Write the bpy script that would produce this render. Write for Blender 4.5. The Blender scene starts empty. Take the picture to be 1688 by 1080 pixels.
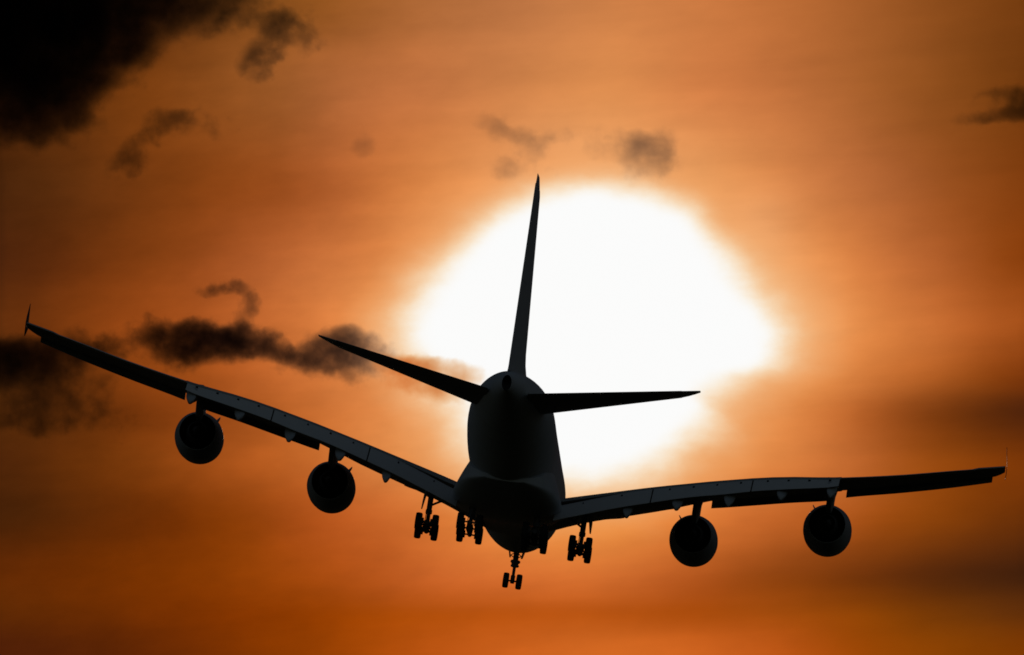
import bpy, bmesh, math, random
from mathutils import Vector, Matrix
from math import radians as RAD, sin, cos, pi

scene = bpy.context.scene
COL = scene.collection

# ------------------------------------------------------------------ camera
ELEV = RAD(9.0)                       # the camera looks up at the landing aircraft
FOCAL = 30666.69 / 1688.0 * 36.0      # long telephoto lens
CAM = Vector((0, 0, 1.7))
FWD = Vector((0, cos(ELEV), sin(ELEV)))
UPV = Vector((0, -sin(ELEV), cos(ELEV)))
RGT = Vector((1, 0, 0))
cd = bpy.data.cameras.new('camera')
cd.lens = FOCAL
cd.sensor_width = 36.0
cd.clip_start = 1.0
cd.clip_end = 60000.0
cam = bpy.data.objects.new('camera', cd)
cam.location = CAM
cam.rotation_euler = (RAD(90) + ELEV, 0, 0)
COL.objects.link(cam)
scene.camera = cam

# ------------------------------------------------------------------ view
scene.view_settings.view_transform = 'Standard'
scene.view_settings.look = 'None'
scene.view_settings.gamma = 1.0
EXPO = -2.45                           # exposed for the sun, so the aircraft is a silhouette
scene.view_settings.exposure = EXPO
scene.cycles.use_denoising = True
scene.cycles.volume_step_rate = 0.35
scene.cycles.volume_max_steps = 256
scene.cycles.volume_bounces = 1
scene.cycles.filter_width = 1.7

# ------------------------------------------------------------------ sky
FPX = 30666.69                        # picture units per unit of slope: one unit = about 6.7 arc seconds
SUN_UV = (975.0 - 844.0, 540.0 - 556.0)
SUN_DIR = (FWD + RGT * (SUN_UV[0] / FPX) + UPV * (SUN_UV[1] / FPX)).normalized()
SUN_ELEV = math.asin(SUN_DIR.z)
SUN_AZ = math.atan2(SUN_DIR.x, SUN_DIR.y)

def lin(c):
    c = c / 255.0
    return c / 12.92 if c <= 0.04045 else ((c + 0.055) / 1.055) ** 2.4

# colours of the cloud deck in front of the sun: one row per elevation, (azimuth, r, g, b)
SKY = [
 (15,  [(0,60,28,8),(300,92,46,14),(480,140,80,28),(560,155,88,35),(700,175,105,55),(850,188,116,68),(980,205,128,72),(1100,209,127,70),(1220,196,115,60),(1330,180,103,50),(1450,156,87,37),(1560,136,73,25),(1688,114,58,15)]),
 (155, [(0,75,35,8),(200,115,58,15),(300,130,66,18),(450,155,90,40),(560,180,104,56),(700,197,116,65),(820,208,130,74),(960,222,142,80),(1040,222,142,80),(1150,212,126,70),(1280,194,113,60),(1400,172,99,47),(1500,151,84,34),(1600,131,70,22),(1688,110,56,14)]),
 (305, [(0,68,34,10),(150,95,48,14),(300,125,60,16),(450,150,72,22),(550,180,95,45),(650,205,118,58),(750,225,140,75),(850,238,160,98),(960,242,172,112),(1150,236,160,95),(1250,225,142,80),(1350,200,118,64),(1450,175,98,50),(1560,150,78,28),(1688,125,58,12)]),
 (435, [(0,75,35,12),(150,105,48,12),(300,140,66,18),(430,175,90,42),(560,210,120,62),(650,233,142,75),(760,244,172,110),(1250,246,185,128),(1330,238,152,84),(1420,212,124,63),(1520,185,100,48),(1620,152,74,22),(1688,138,62,12)]),
 (540, [(0,95,45,12),(150,130,60,15),(300,165,78,25),(430,190,100,45),(560,225,130,65),(640,242,165,98),(760,246,185,125),(1250,247,190,135),(1330,246,180,120),(1400,235,145,75),(1500,210,120,58),(1600,185,95,38),(1688,160,78,25)]),
 (615, [(0,75,40,12),(150,110,52,12),(300,150,70,18),(420,180,90,35),(560,215,122,60),(700,235,150,85),(800,244,172,110),(1220,244,174,112),(1300,240,155,85),(1400,222,130,64),(1500,192,103,42),(1600,150,72,18),(1688,120,52,10)]),
 (680, [(0,85,42,10),(150,95,45,10),(300,125,55,10),(450,175,88,32),(600,215,122,58),(720,240,160,95),(1180,242,165,100),(1280,230,140,72),(1400,188,98,40),(1500,128,60,15),(1600,90,41,10),(1688,64,29,11)]),
 (755, [(0,80,38,10),(100,90,42,8),(250,130,62,12),(400,175,85,28),(550,205,110,45),(700,235,152,84),(780,242,170,108),(1100,243,172,105),(1160,240,158,88),(1280,225,132,65),(1400,195,105,48),(1500,165,82,22),(1600,140,66,10),(1688,125,55,8)]),
 (850, [(0,65,32,8),(150,85,38,6),(300,115,48,4),(420,145,65,8),(560,185,85,30),(700,215,115,50),(850,235,145,70),(980,240,155,75),(1100,232,135,62),(1230,210,110,48),(1400,170,82,22),(1500,150,72,12),(1600,125,58,8),(1688,105,48,8)]),
 (945, [(0,95,40,5),(150,110,46,2),(300,130,55,2),(450,155,68,8),(600,180,82,22),(750,210,105,45),(900,220,115,50),(1000,215,112,48),(1130,180,85,30),(1250,142,66,14),(1400,108,49,10),(1550,76,36,12),(1688,56,28,12)]),
 (1010,[(0,90,40,5),(200,110,45,2),(400,130,52,1),(550,150,62,2),(700,170,75,8),(850,180,80,15),(1000,178,80,15),(1150,165,72,8),(1250,168,78,16),(1400,145,68,5),(1500,125,60,5),(1600,110,54,8),(1688,95,46,10)]),
 (1065,[(0,80,32,8),(150,85,34,5),(250,100,40,4),(400,125,50,1),(550,155,66,2),(700,185,82,15),(850,205,98,30),(1000,212,106,36),(1150,208,100,32),(1280,190,86,22),(1400,160,72,4),(1550,135,66,4),(1688,125,56,2)]),
]
# outline of the burnt-out patch round the sun, as seen through the gap in the deck
BLOB = [(990,315),(1043,323),(1097,342),(1140,366),(1167,404),(1194,441),(1231,495),(1262,538),(1270,562),(1253,597),
        (1204,613),(1167,634),(1150,652),(1154,672),(1124,710),(1092,736),(1043,763),(990,779),(936,782),(860,770),(785,715),
        (766,660),(764,628),(742,602),(705,586),(686,565),(689,538),(705,505),(732,462),(764,425),(796,387),(834,360),(882,334),(936,319)]

class NT:
    """small helper for building node graphs"""
    def __init__(s, tree):
        s.t = tree
        s.n = tree.nodes
        s.l = tree.links
    def put(s, sock, v):
        if hasattr(v, 'is_output'):
            s.l.new(v, sock)
        elif v is not None:
            sock.default_value = v
    def m(s, op, a, b=None, c=None, clamp=False):
        n = s.n.new('ShaderNodeMath'); n.operation = op; n.use_clamp = clamp
        for i, v in enumerate((a, b, c)):
            s.put(n.inputs[i], v)
        return n.outputs[0]
    def vm(s, op, a, b=None, c=None, scale=None):
        n = s.n.new('ShaderNodeVectorMath'); n.operation = op
        for i, v in enumerate((a, b, c)):
            if v is not None: s.put(n.inputs[i], v)
        if scale is not None: s.put(n.inputs['Scale'], scale)
        return n.outputs['Value'] if op in ('LENGTH', 'DOT_PRODUCT', 'DISTANCE') else n.outputs[0]
    def mr(s, v, a, b, c=0.0, d=1.0, kind='SMOOTHSTEP'):
        n = s.n.new('ShaderNodeMapRange'); n.interpolation_type = kind
        for i, x in enumerate((v, a, b, c, d)):
            s.put(n.inputs[i], x)
        return n.outputs[0]
    def mix(s, f, a, b):
        n = s.n.new('ShaderNodeMix'); n.data_type = 'RGBA'
        s.put(n.inputs[0], f); s.put(n.inputs[6], a); s.put(n.inputs[7], b)
        return n.outputs[2]
    def ramp(s, f, stops, kind='B_SPLINE'):
        n = s.n.new('ShaderNodeValToRGB'); r = n.color_ramp; r.interpolation = kind
        while len(r.elements) > 1: r.elements.remove(r.elements[0])
        r.elements[0].position = stops[0][0]; r.elements[0].color = (*stops[0][1], 1)
        for p, c in stops[1:]:
            e = r.elements.new(p); e.color = (*c, 1)
        s.put(n.inputs[0], f)
        return n.outputs[0]
    def noise(s, v, scale, detail=2.0, rough=0.5, out=0):
        n = s.n.new('ShaderNodeTexNoise')
        s.put(n.inputs['Vector'], v)
        n.inputs['Scale'].default_value = scale; n.inputs['Detail'].default_value = detail
        n.inputs['Roughness'].default_value = rough
        return n.outputs[out]
    def xyz(s, a, b, c):
        n = s.n.new('ShaderNodeCombineXYZ')
        for i, v in enumerate((a, b, c)): s.put(n.inputs[i], v)
        return n.outputs[0]

def build_sky():
    w = bpy.data.worlds.new('World')
    scene.world = w
    w.use_nodes = True
    w.node_tree.nodes.clear()
    g = NT(w.node_tree)
    out = g.n.new('ShaderNodeOutputWorld')
    bg = g.n.new('ShaderNodeBackground')
    bg2 = g.n.new('ShaderNodeBackground')
    sky = g.n.new('ShaderNodeTexSky')
    sky.sky_type = 'NISHITA'; sky.sun_disc = False
    sky.sun_elevation = SUN_ELEV; sky.sun_rotation = SUN_AZ
    sky.air_density = 1.0; sky.dust_density = 2.5; sky.ozone_density = 0.5
    g.put(bg.inputs[0], sky.outputs[0]); bg.inputs[1].default_value = 0.15
    d = g.n.new('ShaderNodeTexCoord').outputs['Generated']
    cf = g.vm('DOT_PRODUCT', d, tuple(FWD))
    cfs = g.m('MAXIMUM', cf, 0.05)
    u = g.m('ADD', g.m('MULTIPLY', g.m('DIVIDE', g.vm('DOT_PRODUCT', d, tuple(RGT)), cfs), FPX), 844.0)
    v = g.m('SUBTRACT', 540.0, g.m('MULTIPLY', g.m('DIVIDE', g.vm('DOT_PRODUCT', d, tuple(UPV)), cfs), FPX))
    # long faint streaks of the deck: warp the rows a little
    st = g.noise(g.xyz(g.m('MULTIPLY', u, 0.0012), g.m('MULTIPLY', v, 0.010), 0.3), 1.0, 3.0, 0.5)
    st2 = g.noise(g.xyz(g.m('MULTIPLY', u, 0.004), g.m('MULTIPLY', v, 0.006), 7.7), 1.0, 4.0, 0.5)
    vw = g.m('ADD', v, g.m('MULTIPLY', g.m('SUBTRACT', st, 0.5), 42.0))
    uw = g.m('ADD', u, g.m('MULTIPLY', g.m('SUBTRACT', st2, 0.5), 70.0))
    t = g.m('DIVIDE', g.m('ADD', uw, 10.0), 1708.0, clamp=True)
    col = None
    prev = None
    for y, row in SKY:
        stops = [((x + 10.0) / 1708.0, (lin(r), lin(gg), lin(b))) for x, r, gg, b in row]
        c = g.ramp(t, stops, 'B_SPLINE')
        if col is None:
            col = c
        else:
            h = y - prev
            col = g.mix(g.mr(vw, prev - 0.22 * h, y + 0.22 * h), col, c)
        prev = y
    # mottling: thin tilted streaks, soft patches and fine wisps of the deck
    tv = g.m('ADD', vw, g.m('MULTIPLY', u, 0.06))
    s1 = g.noise(g.xyz(g.m('MULTIPLY', u, 0.0016), g.m('MULTIPLY', tv, 0.020), 3.1), 1.0, 5.0, 0.6)
    s2 = g.noise(g.xyz(g.m('MULTIPLY', g.m('ADD', u, g.m('MULTIPLY', v, 0.5)), 0.009), g.m('MULTIPLY', v, 0.016), 9.4), 1.0, 6.0, 0.6)
    left = g.mr(u, 150.0, 1000.0, 1.0, 0.45)
    k = g.m('ADD', 0.72, g.m('MULTIPLY', st, 0.10))
    k = g.m('ADD', k, g.m('MULTIPLY', st2, 0.10))
    k = g.m('ADD', k, g.m('MULTIPLY', s1, 0.22))
    k = g.m('ADD', k, g.m('MULTIPLY', g.m('MULTIPLY', g.m('SUBTRACT', s2, 0.5), left), 0.52))
    k = g.m('ADD', k, 0.07)
    col = g.vm('SCALE', col, scale=k)
    # the burnt-out gap: radius of its edge as a function of the angle about the sun
    cx, cy = 975.0, 550.0
    wx = g.noise(g.xyz(g.m('MULTIPLY', u, 0.016), g.m('MULTIPLY', v, 0.016), 2.0), 1.0, 3.0, 0.5)
    du = g.m('SUBTRACT', u, cx)
    dv = g.m('SUBTRACT', v, cy)
    ang = g.m('ADD', g.m('DIVIDE', g.m('ARCTAN2', dv, du), 2 * pi), 0.5)
    pol = sorted(((math.atan2(y - cy, x - cx) / (2 * pi) + 0.5), math.hypot(x - cx, y - cy)) for x, y in BLOB)
    a0, r0 = pol[0]; a1, r1 = pol[-1]
    f = (1 - a1) / (1 - a1 + a0)
    rw = r1 + (r0 - r1) * f
    pol = [(0.0, rw)] + pol[1:-1][:29] + [(1.0, rw)]
    R = g.ramp(ang, [(a, (r / 500.0,) * 3) for a, r in pol[:32]], 'CARDINAL')
    R = g.m('SUBTRACT', g.m('MULTIPLY', R, 500.0), 6.0)
    rad = g.m('SQRT', g.m('ADD', g.m('MULTIPLY', du, du), g.m('MULTIPLY', dv, dv)))
    sd = g.m('SUBTRACT', rad, R)
    # the edge is crisper on top (deck border) and softer towards the sides and below
    soft = g.mr(dv, -240.0, -60.0, 0.62, 0.98)
    sw = g.noise(g.xyz(g.m('MULTIPLY', u, 0.004), g.m('MULTIPLY', v, 0.007), 5.5), 1.0, 2.0, 0.5)
    soft = g.m('MULTIPLY', soft, g.m('ADD', 0.55, g.m('MULTIPLY', sw, 0.95)))
    sd = g.m('DIVIDE', sd, soft)
    w2 = g.noise(g.xyz(g.m('MULTIPLY', u, 0.018), g.m('MULTIPLY', v, 0.034), 4.0), 1.0, 5.0, 0.6)
    sd = g.m('ADD', sd, g.m('MULTIPLY', g.m('SUBTRACT', wx, 0.5), 20.0))
    sd = g.m('ADD', sd, g.m('MULTIPLY', g.m('SUBTRACT', w2, 0.5), 24.0))
    e = g.m('DIVIDE', g.m('ADD', sd, 25.0), 172.0, clamp=True)
    glow = g.ramp(e, [(0.0, (0.97, 0.97, 0.965)), (0.08, (0.97, 0.965, 0.955)), (0.16, (0.965, 0.93, 0.87)), (0.25, (0.955, 0.82, 0.65)),
                      (0.36, (0.93, 0.66, 0.41)), (0.50, (0.89, 0.49, 0.23)), (0.7, (0.86, 0.38, 0.14)), (1.0, (0.84, 0.33, 0.10))])
    ga = g.ramp(e, [(0.0, (1,) * 3), (0.1, (1,) * 3), (0.26, (1,) * 3), (0.42, (0.86,) * 3), (0.6, (0.5,) * 3), (0.8, (0.18,) * 3), (0.93, (0,) * 3), (1.0, (0,) * 3)])
    col = g.mix(ga, col, glow)
    g.put(bg2.inputs[0], col); bg2.inputs[1].default_value = 2.0 ** (-EXPO)
    dark = g.mr(cf, cos(RAD(9)), cos(RAD(2.3)), 0.03, 1.0)
    g.put(bg2.inputs[1], g.m('MULTIPLY', dark, 2.0 ** (-EXPO)))
    mask = g.mr(cf, cos(RAD(80)), cos(RAD(35)))
    ms = g.n.new('ShaderNodeMixShader')
    g.put(ms.inputs[0], mask); g.put(ms.inputs[1], bg.outputs[0]); g.put(ms.inputs[2], bg2.outputs[0])
    g.put(out.inputs[0], ms.outputs[0])
build_sky()

sl = bpy.data.lights.new('sun', 'SUN')
sl.energy = 2.0
sl.angle = RAD(0.53)
sl.color = (1.0, 0.72, 0.42)
so = bpy.data.objects.new('sun', sl)
so.rotation_euler = SUN_DIR.to_track_quat('Z', 'Y').to_euler()
so.location = (0, 0, 300)
COL.objects.link(so)

# ------------------------------------------------------------------ materials
def paint(name, color, rough=0.5, spec=0.25, metal=0.0, var=0.10, scale=0.8, panels=0.0):
    m = bpy.data.materials.new(name)
    m.use_nodes = True
    g = NT(m.node_tree)
    p = g.n['Principled BSDF']
    o = g.n.new('ShaderNodeTexCoord').outputs['Object']
    n1 = g.noise(o, scale, 4.0, 0.6)
    n2 = g.noise(g.vm('MULTIPLY', o, (1.0, 0.12, 1.0)), scale * 5, 3.0, 0.6)   # streaks along the airflow
    k = g.m('ADD', 1.0 - var, g.m('MULTIPLY', g.m('ADD', n1, n2), var))
    if panels:
        sx = g.n.new('ShaderNodeSeparateXYZ'); g.put(sx.inputs[0], o)
        q = g.m('FRACT', g.m('MULTIPLY', sx.outputs[1], 1.0 / panels))
        line = g.m('LESS_THAN', q, 0.03 / panels)
        k = g.m('MULTIPLY', k, g.m('SUBTRACT', 1.0, g.m('MULTIPLY', line, 0.35)))
    c = g.vm('SCALE', color, scale=k)
    g.put(p.inputs['Base Color'], c)
    p.inputs['Roughness'].default_value = rough
    g.put(p.inputs['Roughness'], g.m('ADD', rough - 0.06, g.m('MULTIPLY', n1, 0.12)))
    p.inputs['Specular IOR Level'].default_value = spec
    p.inputs['Metallic'].default_value = metal
    return m

M = {
 'white': paint('white_paint', (0.48, 0.50, 0.53), 0.5, panels=2.6),
 'grey': paint('wing_grey_paint', (0.36, 0.37, 0.38), 0.55),
 'flap': paint('flap_grey_paint', (0.60, 0.58, 0.56), 0.6),
 'nacelle': paint('nacelle_paint', (0.34, 0.36, 0.39), 0.5),
 'steel': paint('gear_steel', (0.10, 0.10, 0.105), 0.55, 0.3),
 'duct': paint('duct_metal', (0.05, 0.05, 0.052), 0.7, 0.2),
 'rubber': paint('tyre_rubber', (0.025, 0.025, 0.026), 0.85, 0.15, scale=3),
 'rim': paint('wheel_rim', (0.25, 0.25, 0.26), 0.5, 0.3),
 'dark': paint('dark_recess', (0.02, 0.02, 0.022), 0.8, 0.1),
}

# ------------------------------------------------------------------ mesh helpers (body frame)
XR = 36.0                              # station at the aircraft's origin
ZB = 7.2                               # its Empty sits at wheel level
def B(X, Y, Z):                        # station aft of the nose, metres to starboard, metres above the fuselage axis
    return Vector((Y, XR - X, Z + ZB))

def add_loft(bm, secs, cap=True, mat=0, close=True):
    rings = [[bm.verts.new(p) for p in s] for s in secs]
    n = len(rings[0])
    fs = []
    for a, b in zip(rings, rings[1:]):
        for i in range(n if close else n - 1):
            j = (i + 1) % n
            fs.append(bm.faces.new((a[i], a[j], b[j], b[i])))
    if cap:
        fs.append(bm.faces.new(rings[0][::-1]))
        fs.append(bm.faces.new(rings[-1]))
    for f in fs: f.material_index = mat
    return fs

def frame(d):
    d = d.normalized()
    a = Vector((0, 0, 1)) if abs(d.z) < 0.9 else Vector((1, 0, 0))
    x = d.cross(a).normalized()
    return x, d.cross(x).normalized()

def add_tube(bm, pts, rs, n=16, mat=0):
    pts = [Vector(p) for p in pts]
    secs = []
    for i, (p, r) in enumerate(zip(pts, rs)):
        d = pts[min(i + 1, len(pts) - 1)] - pts[max(i - 1, 0)]
        x, y = frame(d)
        secs.append([p + x * r * cos(2 * pi * k / n) + y * r * sin(2 * pi * k / n) for k in range(n)])
    return add_loft(bm, secs, True, mat)

def add_lathe(bm, c, axis, prof, n=40, mat=0, cap=True):
    c = Vector(c); axis = Vector(axis).normalized()
    x, y = frame(axis)
    secs = [[c + axis * a + (x * cos(2 * pi * k / n) + y * sin(2 * pi * k / n)) * r for k in range(n)] for a, r in prof]
    return add_loft(bm, secs, cap, mat)

def add_box(bm, c, s, rot=None, mat=0):
    c = Vector(c)
    vs = []
    for dx, dy, dz in ((-1,-1,-1),(1,-1,-1),(1,1,-1),(-1,1,-1),(-1,-1,1),(1,-1,1),(1,1,1),(-1,1,1)):
        p = Vector((dx * s[0] / 2, dy * s[1] / 2, dz * s[2] / 2))
        if rot is not None: p = rot @ p
        vs.append(bm.verts.new(c + p))
    for f in ((0,3,2,1),(4,5,6,7),(0,1,5,4),(1,2,6,5),(2,3,7,6),(3,0,4,7)):
        bm.faces.new([vs[i] for i in f]).material_index = mat

def finish(name, bm, mats, parent=None, sharp=38, loc=None):
    bmesh.ops.recalc_face_normals(bm, faces=bm.faces)
    me = bpy.data.meshes.new(name)
    bm.to_mesh(me); bm.free()
    for m in (mats if isinstance(mats, (list, tuple)) else [mats]):
        me.materials.append(m)
    me.polygons.foreach_set('use_smooth', [True] * len(me.polygons))
    me.set_sharp_from_angle(angle=RAD(sharp))
    o = bpy.data.objects.new(name, me)
    COL.objects.link(o)
    if parent is not None: o.parent = parent
    if loc is not None: o.location = loc
    return o

def lerp_tab(tab, x):
    if x <= tab[0][0]: return tab[0][1:]
    for a, b in zip(tab, tab[1:]):
        if x <= b[0]:
            t = (x - a[0]) / (b[0] - a[0])
            return tuple(p + (q - p) * t for p, q in zip(a[1:], b[1:]))
    return tab[-1][1:]

def smooth_tab(tab, x):
    """Catmull-Rom through the table, component by component"""
    n = len(tab)
    if x <= tab[0][0]: return tab[0][1:]
    if x >= tab[-1][0]: return tab[-1][1:]
    for i in range(n - 1):
        if x <= tab[i + 1][0]:
            break
    def slope(k, c):
        if k == 0: return (tab[1][c] - tab[0][c]) / (tab[1][0] - tab[0][0])
        if k == n - 1: return (tab[-1][c] - tab[-2][c]) / (tab[-1][0] - tab[-2][0])
        return (tab[k + 1][c] - tab[k - 1][c]) / (tab[k + 1][0] - tab[k - 1][0])
    h = tab[i + 1][0] - tab[i][0]; t = (x - tab[i][0]) / h
    o = []
    for c in range(1, len(tab[0])):
        p, q = tab[i][c], tab[i + 1][c]; m0, m1 = slope(i, c) * h, slope(i + 1, c) * h
        o.append((2*t**3 - 3*t*t + 1) * p + (t**3 - 2*t*t + t) * m0 + (-2*t**3 + 3*t*t) * q + (t**3 - t*t) * m1)
    return tuple(o)

# ------------------------------------------------------------------ the ground out to the horizon: unseen, added to keep light off the underside
bm = bmesh.new()
c0 = bm.verts.new((0, 0, 0))
prev = None
for R_ in (200, 1500, 8000, 50000):
    cur = [bm.verts.new((R_ * sin(2 * pi * k / 48), R_ * cos(2 * pi * k / 48), 0)) for k in range(48)]
    for k in range(48):
        j = (k + 1) % 48
        if prev is None: bm.faces.new((c0, cur[j], cur[k]))
        else: bm.faces.new((prev[k], prev[j], cur[j], cur[k]))
    prev = cur
shading_ground = finish('shading_ground', bm, paint('shading_ground_dark', (0.02, 0.022, 0.012), 0.95, 0.05, var=0.3, scale=0.01))
shading_ground['kind'] = 'structure'

# ------------------------------------------------------------------ the airliner
jet = bpy.data.objects.new('airliner', None)
COL.objects.link(jet)
jet['label'] = 'four-engined double-deck airliner silhouetted against the sun, banking with its landing gear down'
jet['category'] = 'airplane'
yaw, pit, rol = RAD(-1.36131783), RAD(0.85647128), RAD(8.66648746)
RM = Matrix.Rotation(yaw, 3, 'Z') @ Matrix.Rotation(pit, 3, 'X') @ Matrix.Rotation(rol, 3, 'Y')
jet.rotation_mode = 'QUATERNION'
jet.rotation_quaternion = RM.to_quaternion()
jet.location = CAM + FWD * 1500.0 + RGT * 0.22127486 + UPV * -10.38699041 - RM @ Vector((0, 0, ZB))

# fuselage: station, half width, top, bottom
FUS = [(0.0,0.06,-1.35,-1.5),(0.35,0.62,-0.75,-2.05),(1.0,1.2,-0.15,-2.55),(2.2,1.86,0.85,-3.1),(4.0,2.58,2.25,-3.65),(6.2,3.12,3.3,-4.0),(8.5,3.43,3.9,-4.17),
       (11.0,3.57,4.2,-4.2),(20,3.57,4.2,-4.2),(30,3.57,4.2,-4.2),(41,3.57,4.2,-4.2),(44.5,3.57,4.2,-4.12),(48,3.55,4.17,-3.72),(52,3.47,4.05,-2.95),(56,3.2,3.85,-2.05),
       (60,2.66,3.5,-1.15),(64,1.92,3.02,-0.28),(67,1.26,2.55,0.3),(69.3,0.6,2.05,0.62),(70.4,0.38,1.82,0.58)]
def ring(X, hw, top, bot, n=64, e=2.0):
    c, h = (top + bot) / 2, (top - bot) / 2
    r = []
    for k in range(n):
        a = 2 * pi * k / n
        ca, sa = cos(a), sin(a)
        r.append(B(X, hw * math.copysign(abs(ca) ** (2 / e), ca), c + h * math.copysign(abs(sa) ** (2 / e), sa)))
    return r
bm = bmesh.new()
xs = [0, .15, .35, .65, 1, 1.6, 2.2, 3, 4, 5, 6.2, 7.3, 8.5, 9.7, 11] + list(range(13, 41, 3)) + [41, 43, 44.5, 46] + [48 + .9 * i for i in range(24)] + [69.3, 70.0, 70.4]
fs = [ring(X, *smooth_tab(FUS, X)) for X in xs]
rings = fs
add_loft(bm, rings, cap=False)
bm.verts.ensure_lookup_table()
f0 = bm.faces.new([bm.verts[i] for i in range(64)][::-1])
# tail pipe of the auxiliary power unit: recessed opening with a lip
hw, tp, bt = FUS[-1][1:]
c = (tp + bt) / 2
last = rings[-1]
inner = [B(70.4, 0.30 * cos(2*pi*k/64), c + 0.16 + 0.34 * sin(2*pi*k/64)) for k in range(64)]
deep = [B(69.6, 0.26 * cos(2*pi*k/64), c + 0.10 + 0.30 * sin(2*pi*k/64)) for k in range(64)]
add_loft(bm, [last, inner], cap=False, mat=1)
add_loft(bm, [inner, deep], cap=False, mat=1)
bm.faces.new([bm.verts.new(p) for p in deep]).material_index = 1
bmesh.ops.remove_doubles(bm, verts=bm.verts, dist=0.0005)
fuselage = finish('fuselage', bm, [M['white'], M['dark']], jet, 50)

# belly fairing
FAIR = [(16.5,1.6,-3.4,-3.95),(19,2.6,-2.6,-4.22),(22,3.45,-1.2,-4.28),(26,3.9,-0.6,-4.42),(30,4.25,-0.4,-4.74),(33,4.42,-0.3,-5.02),(36,4.47,-0.2,-5.1),(39,4.36,-0.6,-5.02),(42,4.02,-1.2,-4.8),(44.5,3.6,-1.9,-4.5),(47,2.8,-2.8,-4.05),(48.5,1.6,-3.3,-3.72)]
bm = bmesh.new()
xs = [16.5 + i * 0.8 for i in range(41)]
def fair_ring(X, hw, top, bot, n=28):
    """wide flat-bottomed lower half, flanks leaning in to meet the fuselage side"""
    zc = bot + min(1.25, (top - bot) * 0.4)
    half = []
    for k in range(13):                      # keel to the widest line
        a = -pi / 2 + (pi / 2) * k / 12
        half.append((hw * cos(a) ** (2 / 2.25), zc + (zc - bot) * math.copysign(abs(sin(a)) ** (2 / 2.25), sin(a))))
    for k in range(1, 13):                   # flank up to the top edge, tucked inside the fuselage
        t = k / 12
        w = hw + (min(hw, 3.1) * 0.97 - hw) * (0.75 * t + 0.25 * t * t)
        half.append((w, zc + (top - zc) * t))
    return [B(X, y, z) for y, z in half] + [B(X, -y, z) for y, z in half[:0:-1]]
add_loft(bm, [fair_ring(X, *smooth_tab(FAIR, X)) for X in xs])
fairing = finish('belly_fairing', bm, M['white'], jet, 50)

# wing planform and shape in flight
def LEX(y): return 20.3 + (y - 3.57) * 0.755
def TEX(y): return 37.8 + (y - 3.57) * (2.5 / 10.93) if y < 14.5 else 40.3 + (y - 14.5) * (11.1 / 24.9)
ZLE = [(2.0,-3.3),(3.5,-2.95),(5,-2.5),(7.3,-2.0),(10,-1.55),(13.1,-0.95),(16,-0.22),(19,0.12),(22.3,0.5),(26.9,1.08),(31.4,1.65),(35.4,2.15),(38.8,2.66),(39.6,2.85)]
ZSH = [(2.0,-3.2),(4.4,-2.72),(7.5,-1.97),(11.3,-1.05),(15.4,-0.2),(19,0.4),(22,0.78),(26.3,1.06),(31.3,1.67),(34.8,2.25),(39.7,3.02)]    # upper edge at the shroud
ZFT = [(3.9,-5.08),(4.7,-4.8),(7,-4.05),(9.2,-3.35),(11.85,-2.62),(14.6,-1.9),(17.4,-1.41),(19.6,-0.97),(22.2,-0.58),(25.6,-0.13),(26.5,0.08)]   # flap trailing edge
def zle(y): return smooth_tab(ZLE, y)[0]
def zsh(y): return smooth_tab(ZSH, y)[0]
def zft(y): return smooth_tab(ZFT, y)[0]
def flap_te(y): return TEX(y) + 1.0
def flap_run(y): return (zsh(y) - zft(y)) / math.tan(RAD(31))
def hinge_x(y): return flap_te(y) - flap_run(y)

def naca(t, x): return 5 * t * (0.2969 * math.sqrt(x) - 0.126 * x - 0.3516 * x * x + 0.2843 * x ** 3 - 0.1015 * x ** 4)
def airfoil(y, x0, z0, x1, z1, tc, side, te=0.0, n=14, full=True, up=0.5, vertical=False):
    """closed section between leading point and trailing point; te = blunt trailing thickness"""
    c = x1 - x0
    top, bot = [], []
    for i in range(n + 1):
        s = 0.5 * (1 - cos(pi * i / n))
        h = naca(tc, s) * c
        zc = z0 + (z1 - z0) * s
        top.append((x0 + c * s, zc + h * 2 * up * 1.0 + 0.0))
        bot.append((x0 + c * s, zc - h * 2 * (1 - up) - te * s))
    pts = top + bot[:0:-1]
    return [B(px, side * y, pz) for px, pz in pts]

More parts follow.
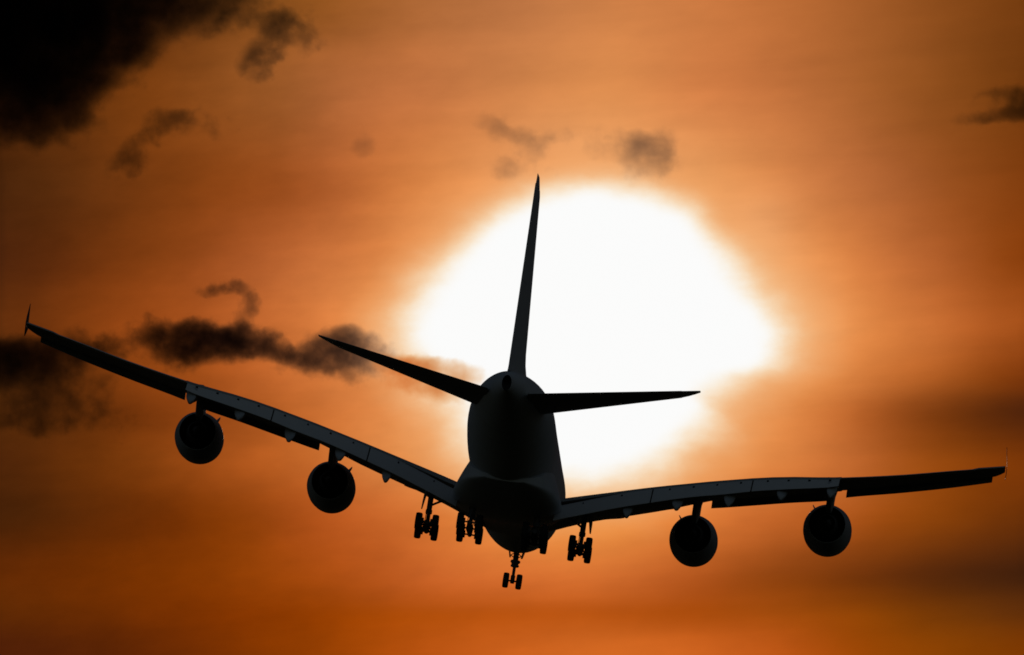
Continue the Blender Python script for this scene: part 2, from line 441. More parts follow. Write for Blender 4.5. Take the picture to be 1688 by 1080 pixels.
def wing_part(side):
    bm = bmesh.new()
    ys = [2.2, 3.0, 3.6, 4.4, 5.5, 6.8, 8.2, 9.6, 11, 12.6, 14.5, 16, 17.6, 19.4, 21, 22.8, 24.6, 26.0, 26.55]
    secs = []
    for y in ys:
        tc = 0.135 - 0.035 * min(1, (y - 2) / 14.0)
        secs.append(airfoil(y, LEX(y), zle(y), hinge_x(y) + 0.35, zsh(y) - 0.12, tc, side, te=0.16, up=0.55))
    for y in [26.6, 28, 30, 32, 34, 36, 37.4, 38.2, 38.8, 39.2, 39.5]:
        tc = 0.095
        lx = LEX(y); tx = TEX(y); lz = zle(y)
        ax = tx - 0.25 * (tx - lx) if 27 < y < 37 else tx
        if y > 38.3:                       # rounded tip
            q = (y - 38.3) / 1.2
            lx += 1.5 * q * q
        az = lz + (zsh(y) - lz) * (ax - lx) / (tx - lx)
        if y in (26.6,):
            ax, az = tx - 0.25 * (tx - lx), zsh(y) - .02
        secs.append(airfoil(y, lx, lz, ax, az - 0.03, tc, side, te=0.10, up=0.55))
    add_loft(bm, secs)
    w = finish('wing', bm, M['grey'], jet, 40)

    # three Fowler flaps, lowered
    for y0, y1 in ((3.95, 11.47), (11.58, 19.42), (19.53, 26.45)):
        bm = bmesh.new()
        secs = []
        N = 8
        for i in range(N + 1):
            y = y0 + (y1 - y0) * i / N
            hx, tx = hinge_x(y), flap_te(y)
            gap = 0.15 + 0.42 * max(0, 1 - (y - 3.9) / 5.5)
            hz, tz = zsh(y) - gap - 0.1, zft(y)
            hx += gap * 0.6
            dx, dz = tx - hx, tz - hz
            L = math.hypot(dx, dz); ux, uz = dx / L, dz / L; nx, nz = -uz, ux
            nx, nz = (nx, nz) if nz > 0 else (-nx, -nz)
            pr = [(0.0, -0.10), (-0.02, -0.02), (0.03, 0.02), (0.12, 0.035), (0.35, 0.03), (0.7, 0.012), (1.0, 0.0), (1.0, -0.012), (0.6, -0.075), (0.25, -0.13), (0.08, -0.14)]
            secs.append([B(hx + ux * L * a + nx * L * b, side * y, hz + uz * L * a + nz * L * b) for a, b in pr])
        add_loft(bm, secs)
        # small drive slots near the upper edge of the panel
        for f in (0.18, 0.42, 0.66, 0.9) if y0 > 5 else (0.3, 0.7):
            y = y0 + (y1 - y0) * f
            hx, tx = hinge_x(y), flap_te(y)
            gap = 0.15 + 0.42 * max(0, 1 - (y - 3.9) / 5.5)
            hz, tz = zsh(y) - gap - 0.1, zft(y); hx += gap * 0.6
            p = B(hx + (tx - hx) * 0.24, side * y, hz + (tz - hz) * 0.24)
            an = math.atan2(hz - tz, tx - hx)
            add_box(bm, p, (0.34, 0.34, 0.16), Matrix.Rotation(an, 3, 'X'), 1)
        finish('flap', bm, [M['flap'], M['dark']], w, 35)

    # ailerons, drooped a little
    for y0, y1 in ((26.62, 30.1), (30.12, 33.3), (33.32, 36.97)):
        bm = bmesh.new(); secs = []
        for y in (y0, (y0 + y1) / 2, y1):
            lx, tx = LEX(y), TEX(y); lz = zle(y)
            c = 0.25 * (tx - lx)
            ax = tx - c + 0.06
            az = lz + (zsh(y) - lz) * (ax - lx) / (tx - lx) - 0.03
            dr = RAD(12)
            ex, ez = ax + c * cos(dr), az + (zsh(y) - az) - c * math.tan(dr) * 0.55
            secs.append([B(ax, side * y, az + 0.10), B((ax + ex) / 2, side * y, (az + ez) / 2 + 0.08), B(ex, side * y, ez + 0.015), B(ex, side * y, ez - 0.015), B((ax + ex) / 2, side * y, (az + ez) / 2 - 0.09), B(ax, side * y, az - 0.14)])
        add_loft(bm, secs)
        finish('aileron', bm, M['flap'], w, 35)

    # drooped noses inboard, slats outboard: obs = height of the lower lip
    LIP = [(4.4,-2.98),(5,-2.8),(7.55,-2.3),(9,-2.12),(9.7,-1.85),(10.9,-1.62),(13.3,-1.12),(16.1,-0.97),(19.2,-0.62),(22.3,-0.25),(26.3,0.16),(26.95,0.40),(31.4,0.98),(35.4,1.58),(38.6,2.16)]
    for y0, y1, nm in ((4.5, 7.5, 'droop_nose'), (7.56, 9.05, 'droop_nose'), (9.7, 13.3, 'droop_nose'), (16.08, 19.452, 'slat'), (19.455, 22.952, 'slat'), (22.955, 25.45, 'slat'),
                       (26.95, 30.832, 'slat'), (30.835, 34.732, 'slat'), (34.735, 38.55, 'slat')):
        bm = bmesh.new(); secs = []
        for i in range(5):
            y = y0 + (y1 - y0) * i / 4
            lz = smooth_tab(LIP, y)[0]
            ch = 0.16 * (TEX(y) - LEX(y)); ch = min(ch, 1.7)
            th = 0.34 * ch
            x0 = LEX(y) - 0.42 * ch
            zt = zle(y)
            secs.append([B(x0 + 0.06 * ch, side * y, lz), B(x0 - 0.10 * ch, side * y, lz + 0.10 * ch), B(x0 - 0.12 * ch, side * y, lz + 0.25 * ch), B(x0 + 0.05 * ch, side * y, lz + 0.45 * ch),
                         B(x0 + 0.5 * ch, side * y, max(lz + 0.6 * ch, zt + 0.22 * ch)), B(x0 + 1.0 * ch, side * y, max(lz + 0.72 * ch, zt + 0.36 * ch)),
                         B(x0 + 0.98 * ch, side * y, max(lz + 0.66 * ch, zt + 0.30 * ch)), B(x0 + 0.55 * ch, side * y, lz + 0.36 * ch), B(x0 + 0.32 * ch, side * y, lz + 0.12 * ch), B(x0 + 0.3 * ch, side * y, lz + 0.0)])
        add_loft(bm, secs)
        finish(nm, bm, M['grey'], w, 45)

    # flap track fairings: canoes whose tails swing down with the flaps
    for y, hw, dep in ((9.8, 0.40, 1.08), (13.7, 0.46, 1.05), (17.85, 0.46, 1.22), (22.0, 0.44, 0.98), (25.95, 0.42, 0.98)):
        bm = bmesh.new(); secs = []
        tx, tz = flap_te(y), zft(y)
        hx = hinge_x(y)
        zl = zle(y) + (zsh(y) - zle(y)) * 0.6
        path = [(hx - 5.6, zl - 0.42, 0.06, 0.08), (hx - 4.6, zl - 0.55, 0.65, 0.34), (hx - 2.8, zl - 0.72, 0.95, 0.5), (hx - 0.8, zl - 0.98, 1.0, 0.58),
                (hx + (tx - hx) * 0.45, tz + 0.10, 1.0, 0.60), (tx - 0.45, tz - dep * 0.42, 0.98, 0.48), (tx - 0.02, tz - dep * 0.62, 0.80, 0.36), (tx + 0.25, tz - dep * 0.72, 0.62, 0.26), (tx + 0.40, tz - dep * 0.80, 0.30, 0.12)]
        for px, pz, kw, hh in path:
            half = [(0.0, 0.75), (0.7, 0.72), (1.0, 0.45), (0.95, 0.1), (0.62, -0.5), (0.36, -0.9), (0.16, -1.0), (0.0, -1.02)]
            out_ = half + [(-a, b) for a, b in half[-2:0:-1]]
            r = [B(px, side * (y + hw * kw * a), pz + hh * b) for a, b in out_]
            secs.append(r)
        add_loft(bm, secs)
        finish('flap_track_fairing', bm, M['grey'], w, 50)

    # wing-tip fence
    bm = bmesh.new(); secs = []
    for s, x0, x1, yo in ((-0.95, 50.1, 51.0, 39.62), (-0.5, 48.7, 51.1, 39.63), (0, 47.6, 51.6, 39.62), (0.5, 48.9, 51.9, 39.57), (1.0, 50.6, 52.3, 39.48), (1.42, 51.9, 52.5, 39.42)):
        zz = 2.92 + s
        t = 0.02
        secs.append([B(x0, side * yo, zz), B((x0 + x1) / 2, side * (yo + t), zz), B(x1, side * yo, zz), B((x0 + x1) / 2, side * (yo - t), zz)])
    add_loft(bm, secs)
    finish('wingtip_fence', bm, M['steel'], w, 60)
    return w

for side in (-1, 1):
    wing_part(side)

# engines: nacelle (part) with pylon, strake, fan duct core and plug (sub-parts)
def engine(Xm, Y, Zc, side):
    """Xm = station of the widest part"""
    bm = bmesh.new()
    prof = [(-3.05, 1.50), (-3.25, 1.58), (-3.32, 1.68), (-3.22, 1.78), (-2.8, 1.88), (-1.8, 1.955), (-0.6, 1.975), (0.4, 1.955), (1.4, 1.85), (2.4, 1.66), (3.1, 1.50), (3.12, 1.46), (2.4, 1.52), (1.0, 1.55), (-0.5, 1.52), (-2.2, 1.46), (-3.05, 1.50)]
    ax = Vector((0, -1, 0))
    cen = B(Xm, side * Y, Zc)
    n = 48
    x, y = Vector((1, 0, 0)), Vector((0, 0, 1))
    secs = [[cen + ax * a + (x * cos(2 * pi * k / n) + y * sin(2 * pi * k / n)) * r for k in range(n)] for a, r in prof]
    add_loft(bm, secs, cap=False, mat=0)
    for f in bm.faces:
        r = sum(((v.co - cen) - ax * (v.co - cen).dot(ax)).length for v in f.verts) / 4
        a = sum((v.co - cen).dot(ax) for v in f.verts) / 4
        if r < 1.545 and a < 3.0 and a > -3.0: f.material_index = 1
    bmesh.ops.remove_doubles(bm, verts=bm.verts, dist=0.0005)
    e = finish('engine', bm, [M['nacelle'], M['duct']], jet, 40)
    bm = bmesh.new()
    add_lathe(bm, cen, ax, [(-2.0, 1.455), (-1.9, 0.5)], 40, 0, cap=False)
    for k in range(24):
        a = 2 * pi * k / 24
        rd = Vector((cos(a), 0, sin(a))); tg = Vector((-sin(a), 0, cos(a)))
        p = [cen + ax * -1.7 + rd * 0.5 - tg * 0.05, cen + ax * -1.45 + rd * 0.5 + tg * 0.05, cen + ax * -1.3 + rd * 1.44 + tg * 0.16, cen + ax * -1.75 + rd * 1.44 - tg * 0.12]
        bm.faces.new([bm.verts.new(q) for q in p])
    add_lathe(bm, cen, ax, [(-2.6, 0.05), (-2.2, 0.35), (-1.7, 0.5), (-1.5, 0.5)], 32)
    finish('fan', bm, M['duct'], e, 40)
    bm = bmesh.new()
    add_lathe(bm, cen, ax, [(-1.4, 0.95), (0.2, 1.12), (1.6, 1.08), (2.8, 0.88), (3.9, 0.68), (4.0, 0.64), (3.0, 0.62), (2.2, 0.60)], 40, 0, cap=True)
    finish('core_nozzle', bm, M['duct'], e, 40)
    bm = bmesh.new()
    add_lathe(bm, cen, ax, [(2.2, 0.42), (3.6, 0.40), (4.3, 0.26), (4.9, 0.05)], 32)
    finish('exhaust_plug', bm, M['duct'], e, 40)
    # pylon
    bm = bmesh.new(); secs = []
    zw = zle(Y)
    top = zw + 0.25
    nac = lambda a: Zc + (1.95 if a < 1.0 else 1.95 - (a - 1.0) * 0.22)
    for a, z0, z1, w0, w1 in ((-2.2, nac(0) - 0.25, nac(0) - 0.05, 0.05, 0.05), (-1.0, nac(0) - 0.3, nac(0) + 0.22, 0.22, 0.16), (0.6, nac(0) - 0.3, top - 0.35, 0.27, 0.26), (2.2, Zc + 1.2, top, 0.28, 0.34),
                              (3.6, Zc + 0.85, top + 0.1, 0.29, 0.52), (5.2, Zc + 0.9, top + 0.15, 0.27, 0.62), (7.0, Zc + 1.35, top + 0.2, 0.2, 0.55), (9.2, top - 0.35, top + 0.2, 0.12, 0.3)):
        zm = z0 + (z1 - z0) * 0.62
        secs.append([B(Xm + a, side * Y - w0 * 0.6, z0), B(Xm + a, side * Y + w0 * 0.6, z0), B(Xm + a, side * Y + w0, z0 + (z1 - z0) * 0.2), B(Xm + a, side * Y + w0, zm), B(Xm + a, side * Y + w1, z1),
                     B(Xm + a, side * Y - w1, z1), B(Xm + a, side * Y - w0, zm), B(Xm + a, side * Y - w0, z0 + (z1 - z0) * 0.2)])
    add_loft(bm, secs)
    finish('pylon', bm, M['grey'], e, 40)
    # strake on the inboard shoulder
    bm = bmesh.new()
    a = RAD(52)
    rd = Vector((-side * cos(a), 0, sin(a))); tg = Vector((rd.z, 0, -rd.x)) * 0.03
    q = [cen + ax * -2.2 + rd * 1.86, cen + ax * -1.0 + rd * 2.28, cen + ax * -0.35 + rd * 2.36, cen + ax * -0.15 + rd * 1.9]
    add_loft(bm, [[p - tg for p in q], [p + tg for p in q]])
    finish('strake', bm, M['nacelle'], e, 40)
    return e
for side in (-1, 1):
    engine(24.9, 14.89, -3.16, side)
    engine(31.9, 25.70, -1.64, side)

# tailplane
def tail_plane(side):
    bm = bmesh.new(); secs = []
    TE = lambda y: 66.5 + (y - 1.5) * 4.9 / 13.7
    LE = lambda y: 57.6 + (y - 1.5) * 10.7 / 13.7
    zt = lambda y: 1.06 + 0.117 * (y - 1.4)
    zl = lambda y: 0.82 + 0.152 * (y - 2.3)
    ys = [0.6, 1.4, 2.4, 4, 6, 8, 10, 12, 13.6, 13.74, 13.77, 14.3, 14.8, 15.1, 15.22]
    for y in ys:
        q = max(0, (y - 13.6) / 1.62)
        lx = LE(y) + 1.7 * q * q
        tx = TE(y)
        el = 0.30 if y < 13.75 else 0.0
        hx = tx - el * (tx - lx)
        f = (hx - lx) / (tx - lx)
        zz = zl(y) + (zt(y) - zl(y)) * 1.7 * q * q / (TE(y) - LE(y))
        secs.append(airfoil(y, lx, zz, hx, zz + (zt(y) - zz) * f - 0.01, 0.085 / max(f, 0.5) * (1 - 0.3 * q), side, te=0.04))
    add_loft(bm, secs)
    h = finish('horizontal_stabilizer', bm, M['grey'], jet, 40)
    for y0, y1 in ((1.6, 7.34), (7.36, 13.76)):
        bm = bmesh.new(); secs = []
        for y in (y0, (y0 + y1) / 2, y1):
            lx, tx = LE(y), TE(y); c = 0.3 * (tx - lx); hx = tx - c + 0.05
            hz = zl(y) + (zt(y) - zl(y)) * 0.7
            t = 0.022 * (tx - lx)
            secs.append([B(hx, side * y, hz + t), B(hx + c * .5, side * y, (hz + zt(y)) / 2 + t * .55), B(tx, side * y, zt(y) + .01), B(tx, side * y, zt(y) - .02), B(hx + c * .5, side * y, (hz + zt(y)) / 2 - t * .6), B(hx, side * y, hz - t)])
        add_loft(bm, secs)
        finish('elevator', bm, M['grey'], h, 40)
for side in (-1, 1):
    tail_plane(side)

# fin and two-piece rudder
def fsec(z, lx, tx, t, n=12):
    pts = []
    for i in range(n + 1):
        s = 0.5 * (1 - cos(pi * i / n)); pts.append((lx + (tx - lx) * s, naca(t, s) * (tx - lx)))
    return [B(px, py, z) for px, py in pts] + [B(px, -py, z) for px, py in pts[-1:0:-1]]
FTE = lambda z: 67.3 + (z - 2.9) * 5 / 14.7
FLE = lambda z: 53.5 + (z - 4.2) * 14.0 / 13.4
bm = bmesh.new(); secs = []
for z in (2.6, 3.6, 4.2, 4.7, 5.4, 7, 9, 11, 13, 15, 16.6, 17.0, 17.03, 17.3, 17.65, 17.78):
    q = max(0, (z - 16.6) / 1.18)
    lx = FLE(max(z, 3.9)) + 1.2 * q * q
    if z < 5.4: lx -= (5.4 - z) ** 2 * 1.1
    tx = FTE(z)
    hx = tx - (0.3 * (tx - lx) if z < 17.01 else 0.02)
    fl = 1.0 + 0.14 * max(0, (4.9 - z) / 1.5) ** 1.5
    secs.append(fsec(z, lx, hx, (0.128 if z < 17.01 else 0.085) * fl * (1 - 0.35 * q)))
add_loft(bm, secs)
fin = finish('vertical_stabilizer', bm, M['white'], jet, 40)
for z0, z1, dfl in ((2.7, 9.62, 0.03), (9.65, 17.0, 0.03)):
    bm = bmesh.new(); secs = []
    for i in range(4):
        z = z0 + (z1 - z0) * i / 3
        lx, tx = FLE(z), FTE(z); c = 0.3 * (tx - lx); hx = tx - c + 0.05
        t = 0.026 * (tx - lx)
        y = -dfl * c
        secs.append([B(hx, t, z), B(hx + c * .5, t * .6 + y * .5, z), B(tx, .03 + y, z), B(tx, -.03 + y, z), B(hx + c * .5, -t * .6 + y * .5, z), B(hx, -t, z)])
    add_loft(bm, secs)
    finish('rudder', bm, M['white'], fin, 40)

# landing gear -------------------------------------------------------------
def wheel_mesh(name, R, w):
    bm = bmesh.new()
    h = w / 2
    prof = [(-h * .62, R * .30), (-h * .70, R * .52), (-h * .88, R * .58), (-h, R * .72), (-h * .97, R * .88), (-h * .78, R * .965), (-h * .4, R * .995), (0, R), (h * .4, R * .995), (h * .78, R * .965), (h * .97, R * .88), (h, R * .72), (h * .88, R * .58), (h * .70, R * .52), (h * .62, R * .30)]
    add_lathe(bm, (0, 0, 0), (1, 0, 0), prof, 40)
    for f in bm.faces:
        if all((v.co.yz).length < R * .54 for v in f.verts): f.material_index = 1
    bmesh.ops.recalc_face_normals(bm, faces=bm.faces)
    me = bpy.data.meshes.new(name); bm.to_mesh(me); bm.free()
    me.materials.append(M['rubber']); me.materials.append(M['rim'])
    me.polygons.foreach_set('use_smooth', [True] * len(me.polygons))
    me.set_sharp_from_angle(angle=RAD(40))
    return me
W_MAIN = wheel_mesh('main_wheel', 0.70, 0.53)
W_NOSE = wheel_mesh('nose_wheel', 0.635, 0.47)
def put_wheel(me, loc, parent):
    o = bpy.data.objects.new('wheel', me); COL.objects.link(o); o.parent = parent; o.location = loc
    return o

def wing_gear(side):
    X, Y, Z = 34.2, 6.26 * side, -6.47
    tilt = RAD(18)
    bm = bmesh.new()
    add_tube(bm, [B(X, Y, -2.4), B(X, Y, -5.05)], [0.24, 0.22], 18)
    add_tube(bm, [B(X, Y, -5.05), B(X, Y, -5.12), B(X, Y, -5.4), B(X, Y, -5.46)], [0.22, 0.27, 0.27, 0.16], 18)
    add_tube(bm, [B(X, Y, -5.4), B(X, Y, Z + 0.1)], [0.15, 0.15], 16)
    fx, az = 0.85 * cos(tilt), 0.85 * sin(tilt)
    add_tube(bm, [B(X - fx * 1.1, Y, Z - az * 1.1), B(X - fx * .5, Y, Z - az * .5), B(X, Y, Z), B(X + fx * .5, Y, Z + az * .5), B(X + fx * 1.1, Y, Z + az * 1.1)], [0.2, 0.26, 0.34, 0.28, 0.2], 14)
    for s in (-1, 1):
        add_tube(bm, [B(X + s * fx, Y - 0.66, Z + s * az), B(X + s * fx, Y + 0.66, Z + s * az)], [0.11, 0.11], 12)
        for d in (-1, 1):                                    # brake packs
            add_tube(bm, [B(X + s * fx, Y + d * 0.27, Z + s * az), B(X + s * fx, Y + d * 0.48, Z + s * az)], [0.32, 0.32], 16)
    add_tube(bm, [B(X + .26, Y, -5.2), B(X + .55, Y, -5.7), B(X + .22, Y, Z + .3)], [0.05, 0.07, 0.05], 8)      # torque link
    add_tube(bm, [B(X - .25, Y + .12, -4.2), B(X - .3, Y + .14, -6.2)], [0.035, 0.03], 8)
    add_tube(bm, [B(X + .2, Y - .16, -4.0), B(X + .18, Y - .2, -6.3)], [0.03, 0.03], 8)
    g_ = finish('wing_landing_gear', bm, M['steel'], jet, 40)
    bm = bmesh.new()
    yi = 1 if side < 0 else -1
    add_tube(bm, [B(X - .1, Y, -4.75), B(X - .1, Y + yi * 0.75, -4.3), B(X - .1, Y + yi * 1.9, -3.75)], [0.09, 0.10, 0.12], 10)
    add_tube(bm, [B(X - .1, Y + yi * 0.75, -4.3), B(X - .1, Y + yi * 0.3, -3.3)], [0.05, 0.05], 8)
    finish('side_brace', bm, M['steel'], g_, 40)
    bm = bmesh.new(); secs = []
    yo = -yi
    q = [(X - 1.15, -3.2), (X + 0.55, -3.1), (X + 0.35, -4.2), (X - 0.1, -5.05), (X - 0.3, -5.08), (X - 0.75, -4.3)]
    tilt_y = lambda z: Y + yo * (0.42 + 0.11 * (-3.1 - z))
    yd = lambda a, z: tilt_y(z) - yo * 0.17 * (a - X + 0.3)
    add_loft(bm, [[B(a, yd(a, z) - 0.04, z) for a, z in q], [B(a, yd(a, z) + 0.04, z) for a, z in q]])
    add_tube(bm, [B(X, Y, -4.15), B(X, tilt_y(-3.9), -3.9)], [0.05, 0.05], 8)
    add_tube(bm, [B(X, tilt_y(-4.35), -4.35), B(X, tilt_y(-3.6) - yo * .2, -3.6)], [0.07, 0.04], 8)
    finish('gear_door', bm, M['grey'], g_, 40)
    for s in (-1, 1):
        for d in (-1, 1):
            put_wheel(W_MAIN, B(X + s * fx, Y + d * 0.675, Z + s * az), g_)

def body_gear(side):
    X, Y, Z = 37.6, 2.64 * side, -6.53
    tilt = RAD(10)
    bm = bmesh.new()
    add_tube(bm, [B(X, Y, -3.9), B(X, Y, -5.3)], [0.27, 0.25], 18)
    add_tube(bm, [B(X, Y, -5.3), B(X, Y, -5.4), B(X, Y, -5.62), B(X, Y, -5.7)], [0.25, 0.30, 0.30, 0.17], 18)
    add_tube(bm, [B(X, Y, -5.6), B(X, Y, Z + .1)], [0.17, 0.17], 16)
    fx, az = 1.7 * cos(tilt), 1.7 * sin(tilt)
    add_tube(bm, [B(X - fx * 1.05, Y, Z - az * 1.05), B(X - fx * .5, Y, Z - az * .5), B(X, Y, Z), B(X + fx * .5, Y, Z + az * .5), B(X + fx * 1.05, Y, Z + az * 1.05)], [0.18, 0.24, 0.32, 0.24, 0.18], 14)
    for s in (-1, 0, 1):
        add_tube(bm, [B(X + s * fx, Y - 0.76, Z + s * az), B(X + s * fx, Y + 0.76, Z + s * az)], [0.07, 0.07], 12)
        for d in (-1, 1):
            add_tube(bm, [B(X + s * fx, Y + d * 0.38, Z + s * az), B(X + s * fx, Y + d * 0.58, Z + s * az)], [0.30, 0.30], 16)
    add_tube(bm, [B(X + .3, Y, -5.4), B(X + .6, Y, -5.85), B(X + .25, Y, Z + .25)], [0.05, 0.07, 0.05], 8)
    add_tube(bm, [B(X + .2, Y + .26, -4.4), B(X + .2, Y + .24, -6.3)], [0.03, 0.03], 8)
    add_tube(bm, [B(X + .2, Y - .26, -4.4), B(X + .2, Y - .24, -6.3)], [0.03, 0.03], 8)
    g_ = finish('body_landing_gear', bm, M['steel'], jet, 40)
    bm = bmesh.new()
    add_tube(bm, [B(X - .1, Y, -5.1), B(X - 2.2, Y, -4.4)], [0.1, 0.12], 10)
    finish('drag_brace', bm, M['steel'], g_, 40)
    for s in (-1, 0, 1):
        for d in (-1, 1):
            put_wheel(W_MAIN, B(X + s * fx, Y + d * 0.77, Z + s * az), g_)

for side in (-1, 1):
    wing_gear(side)
    body_gear(side)

X, Z = 4.97, -6.2
bm = bmesh.new()
add_tube(bm, [B(X + .1, 0, -3.2), B(X + .03, 0, -4.75)], [0.24, 0.22], 16)
add_tube(bm, [B(X + .03, 0, -4.72), B(X + .02, 0, -5.0), B(X, 0, -5.08)], [0.30, 0.28, 0.15], 16)
add_tube(bm, [B(X, 0, -5.0), B(X, 0, -5.7), B(X, 0, -5.75), B(X, 0, -6.4)], [0.13, 0.13, 0.19, 0.17], 16)
add_tube(bm, [B(X, -.6, Z), B(X, .6, Z)], [0.075, 0.075], 12)
add_tube(bm, [B(X + .2, 0, -4.9), B(X + .5, 0, -5.4), B(X + .15, 0, -5.9)], [0.05, 0.06, 0.05], 8)
add_tube(bm, [B(X + .05, .1, -4.4), B(X - 1.4, .1, -3.6)], [0.08, 0.08], 10)
nose = finish('nose_landing_gear', bm, M['steel'], jet, 40)
bm = bmesh.new()
for d in (-1, 1):
    add_lathe(bm, B(X - .18, d * 0.25, -4.55), (0, 1, 0), [(-.14, .06), (-.1, .13), (.06, .16), (.1, .15)], 20)
    add_lathe(bm, B(X - .18, d * 0.22, -4.9), (0, 1, 0), [(-.12, .05), (-.08, .1), (.06, .13), (.1, .12)], 20)
add_box(bm, B(X - .05, 0, -4.72), (0.5, 0.12, 0.5))
finish('landing_light_cluster', bm, M['steel'], nose, 40)
for d in (-1, 1):
    bm = bmesh.new()
    q = [(X - .6, -3.45), (X + .9, -3.5), (X + .75, -4.15), (X + .1, -4.3), (X - .35, -4.2)]
    yy = lambda z: d * (0.66 - 0.22 * (-3.45 - z))
    add_loft(bm, [[B(a, yy(z) - .06, z) for a, z in q], [B(a, yy(z) + .06, z) for a, z in q]])
    add_tube(bm, [B(X + .1, d * .1, -4.3), B(X + .2, yy(-4.05), -4.05)], [.04, .04], 8)
    add_tube(bm, [B(X + .5, d * .15, -3.9), B(X + .4, yy(-4.2), -4.2)], [.04, .04], 8)
    finish('gear_door', bm, M['white'], nose, 40)
    put_wheel(W_NOSE, B(X, d * 0.545, Z), nose)

# ------------------------------------------------------------------ clouds: real volumes far beyond the aircraft
def cloud(label, lobes, dist, dens, seed, lo=0.02, warp=0.5, nscale=1.0, fine=1.8, erode=0.8, tint=(0.0, 0.10, 0.36)):
    """lobes: (azimuth px, elevation px, rx, ry, weight), laid out at the given distance and built with depth"""
    s = dist / FPX
    cx = sum(l[0] for l in lobes) / len(lobes); cy = sum(l[1] for l in lobes) / len(lobes)
    rnd = random.Random(seed)
    L = []
    for px, py, rx, ry, wgt in lobes:
        r = 0.5 * (rx + ry)
        L.append((Vector(((px - cx) * s, rnd.uniform(-.3, .3) * r * s, (cy - py) * s)), Vector((rx * s, r * s, ry * s)), wgt))
    mean = sum(l[1].z for l in L) / len(L)
    bm = bmesh.new()
    for c, r, wgt in L:
        mat = Matrix.Translation(c) @ Matrix.Diagonal((r.x * 1.02 + mean * .25, r.y * 1.02 + mean * .25, r.z * 1.02 + mean * .25, 1))
        bmesh.ops.create_icosphere(bm, subdivisions=3, radius=1.0, matrix=mat)
    me = bpy.data.meshes.new('cloud')
    bm.to_mesh(me); bm.free()
    tmp = bpy.data.objects.new('cloud_raw', me); COL.objects.link(tmp)
    md = tmp.modifiers.new('join', 'REMESH'); md.mode = 'VOXEL'; md.voxel_size = mean * 0.22
    dg = bpy.context.evaluated_depsgraph_get()
    me2 = bpy.data.meshes.new_from_object(tmp.evaluated_get(dg))
    bpy.data.objects.remove(tmp)
    me2.name = 'cloud'
    m = bpy.data.materials.new('cloud_vapour')
    m.use_nodes = True
    m.node_tree.nodes.clear()
    g = NT(m.node_tree)
    out = g.n.new('ShaderNodeOutputMaterial')
    o = g.n.new('ShaderNodeTexCoord').outputs['Object']
    k = 1.0 / (mean * 1.3)
    off = g.vm('ADD', o, (seed * 37.1, seed * 11.3, seed * 5.7))
    nz = g.noise(off, k * nscale, 5.0, 0.6, out=1)
    p = g.vm('ADD', o, g.vm('SCALE', g.vm('SUBTRACT', nz, (.5, .5, .5)), scale=mean * 2 * warp))
    F = None
    for c, r, wgt in L:
        q = g.vm('MULTIPLY_ADD', p, (1 / r.x, 1 / r.y, 1 / r.z), (-c.x / r.x, -c.y / r.y, -c.z / r.z))
        f = g.m('MULTIPLY', g.mr(g.vm('LENGTH', q), 0.1, 1.0, 1.0, 0.0), wgt)
        F = f if F is None else g.m('ADD', F, f)
    F = g.m('MINIMUM', F, 1.35)
    n2 = g.noise(off, k * nscale * fine, 6.0, 0.68)
    n2 = g.mr(n2, 0.3, 0.72, 0.0, 1.0, 'LINEAR')
    dn = g.m('MAXIMUM', g.m('SUBTRACT', F, g.m('ADD', lo, g.m('MULTIPLY', n2, erode))), 0.0)
    dn = g.m('MULTIPLY', dn, dens / (mean * 2))
    va = g.n.new('ShaderNodeVolumeAbsorption')
    va.inputs['Color'].default_value = (*tint, 1)
    g.put(va.inputs['Density'], dn)
    g.put(out.inputs['Volume'], va.outputs[0])
    me2.materials.clear(); me2.materials.append(m)
    ob = bpy.data.objects.new('cloud', me2)
    COL.objects.link(ob)
    ob.location = CAM + (FWD + RGT * ((cx - 844) / FPX) + UPV * ((540 - cy) / FPX)) * dist
    ob.rotation_euler = (ELEV, 0, 0)
    ob['label'] = label; ob['category'] = 'cloud'; ob['group'] = 'clouds around the sun'
    return ob

cloud('large black cloud bank filling the upper left corner of the sky',
      [(-60,20,240,210,1.6),(90,30,220,180,1.4),(40,140,180,150,1.2),(210,10,180,120,1.0),(140,110,160,120,.8),(310,-5,150,95,.85),(75,205,95,66,.8),(120,195,70,60,.6),(400,-8,110,70,.7),(0,205,100,66,.6),(350,40,90,50,.4),(240,80,90,70,.5)], 9000, 5.6, 1, erode=.95, nscale=2.0, fine=1.5, warp=.45)
cloud('dark ragged puffs of cloud hanging just right of the black bank',
      [(425,104,58,54,1.25),(455,36,62,52,1.15),(503,64,50,46,.9),(398,34,80,44,.6),(446,70,54,44,.6),(490,20,70,34,.45),(360,30,60,40,.45)], 9000, 3.4, 2, erode=.95, fine=2.0, warp=.75)
cloud('thin arched wisp of brown cloud below the black bank',
      [(205,272,56,46,1.05),(228,240,50,44,.85),(262,198,58,40,.9),(306,190,56,36,1.0),(348,215,58,38,.65),(270,228,80,44,.4)], 9000, 2.7, 3, erode=1.0, fine=2.0, warp=.7)
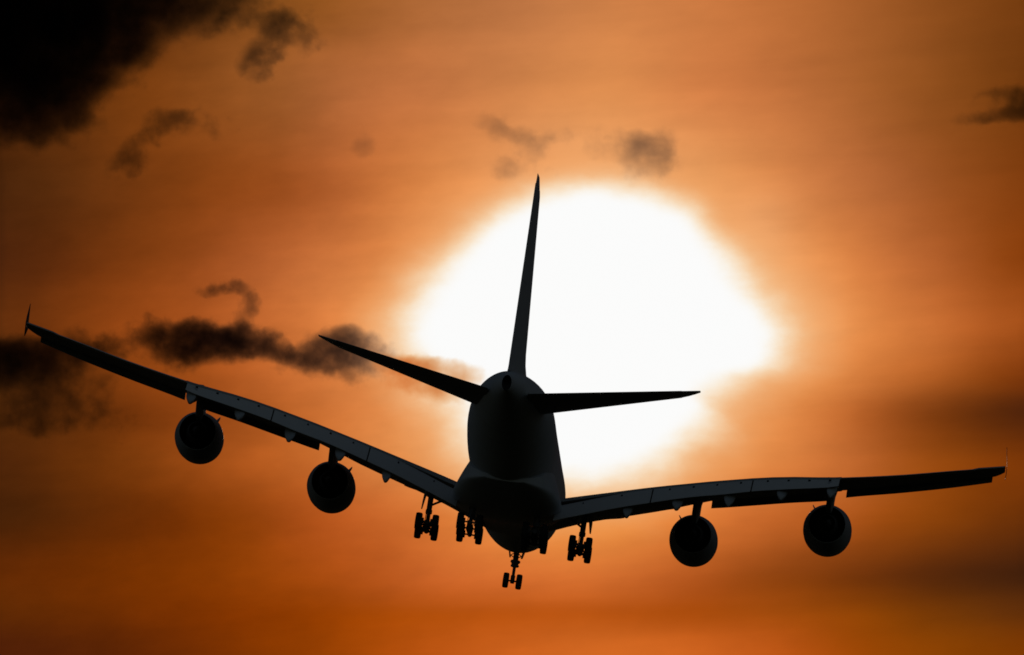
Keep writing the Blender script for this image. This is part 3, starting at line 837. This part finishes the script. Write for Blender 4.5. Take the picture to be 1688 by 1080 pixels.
cloud('dark cloud at the left edge behind the raised wing tip',
      [(-20,596,120,66,1.3),(50,590,120,60,1.3),(110,585,92,56,.9),(40,640,120,56,.75),(125,655,115,52,.7),(20,690,110,44,.55),(128,553,52,32,.8),(165,695,140,60,.5),(60,700,120,60,.4),(180,620,80,50,.4)], 9500, 4.0, 4, erode=.9, fine=1.9, warp=.65)
cloud('long dark cloud with a curled wisp on top, above the raised wing',
      [(245,543,62,48,.85),(300,560,86,56,1.15),(355,562,92,54,1.4),(415,566,82,48,1.3),(465,580,58,38,.85),(495,594,52,32,.75),(190,572,80,46,.7),(145,575,70,44,.55),(290,596,100,42,.6),(400,524,34,34,.8),(414,498,32,32,1.0),(392,474,48,24,1.1),(350,481,50,20,1.05)], 9500, 4.3, 5, erode=.92, fine=2.2, warp=.55)
cloud('dark cloud with ragged underside behind the tip of the raised tailplane',
      [(515,588,62,40,1.05),(548,568,68,52,1.4),(592,566,64,50,1.05),(560,604,84,52,.75),(632,592,66,50,.6),(495,602,66,36,.75),(600,630,70,40,.4)], 9500, 3.9, 6, erode=.92, fine=2.1, warp=.55)
cloud('pale streak of cloud crossing the lower left rim of the sun',
      [(665,602,84,30,1.0),(715,602,76,26,1.0),(768,620,52,30,1.05),(690,630,90,38,.9),(740,645,70,38,.9)], 10000, 3.2, 7, erode=.6, fine=1.8, tint=(.86,.55,.22))
cloud('small brown cloud above the right shoulder of the sun',
      [(1078,235,54,46,1.4),(1045,246,66,44,.95),(1097,264,58,50,.95),(1050,284,70,46,.65),(990,250,90,40,.5),(1000,222,90,32,.45)], 10000, 1.35, 8, erode=.95, fine=2.0, warp=.6)
cloud('faint broken wisp of cloud above the tip of the fin',
      [(805,205,54,34,.9),(838,218,56,32,.85),(872,234,60,40,.95),(830,277,50,46,.85),(930,226,76,28,.6),(880,270,74,44,.55)], 10000, 1.05, 9, erode=.95, fine=2.0, warp=.6)
cloud('tiny faint puff of cloud high up, left of the wisp above the fin',
      [(603,238,34,28,1.1),(592,252,32,26,.6)], 10000, 0.7, 10, erode=.75)
cloud('dark cloud scrap at the right edge of the sky',
      [(1702,180,70,40,1.25),(1648,191,72,20,.95),(1672,150,84,24,.75),(1600,198,66,18,.65),(1636,168,86,28,.45)], 9500, 1.75, 11, erode=.75, fine=1.3)
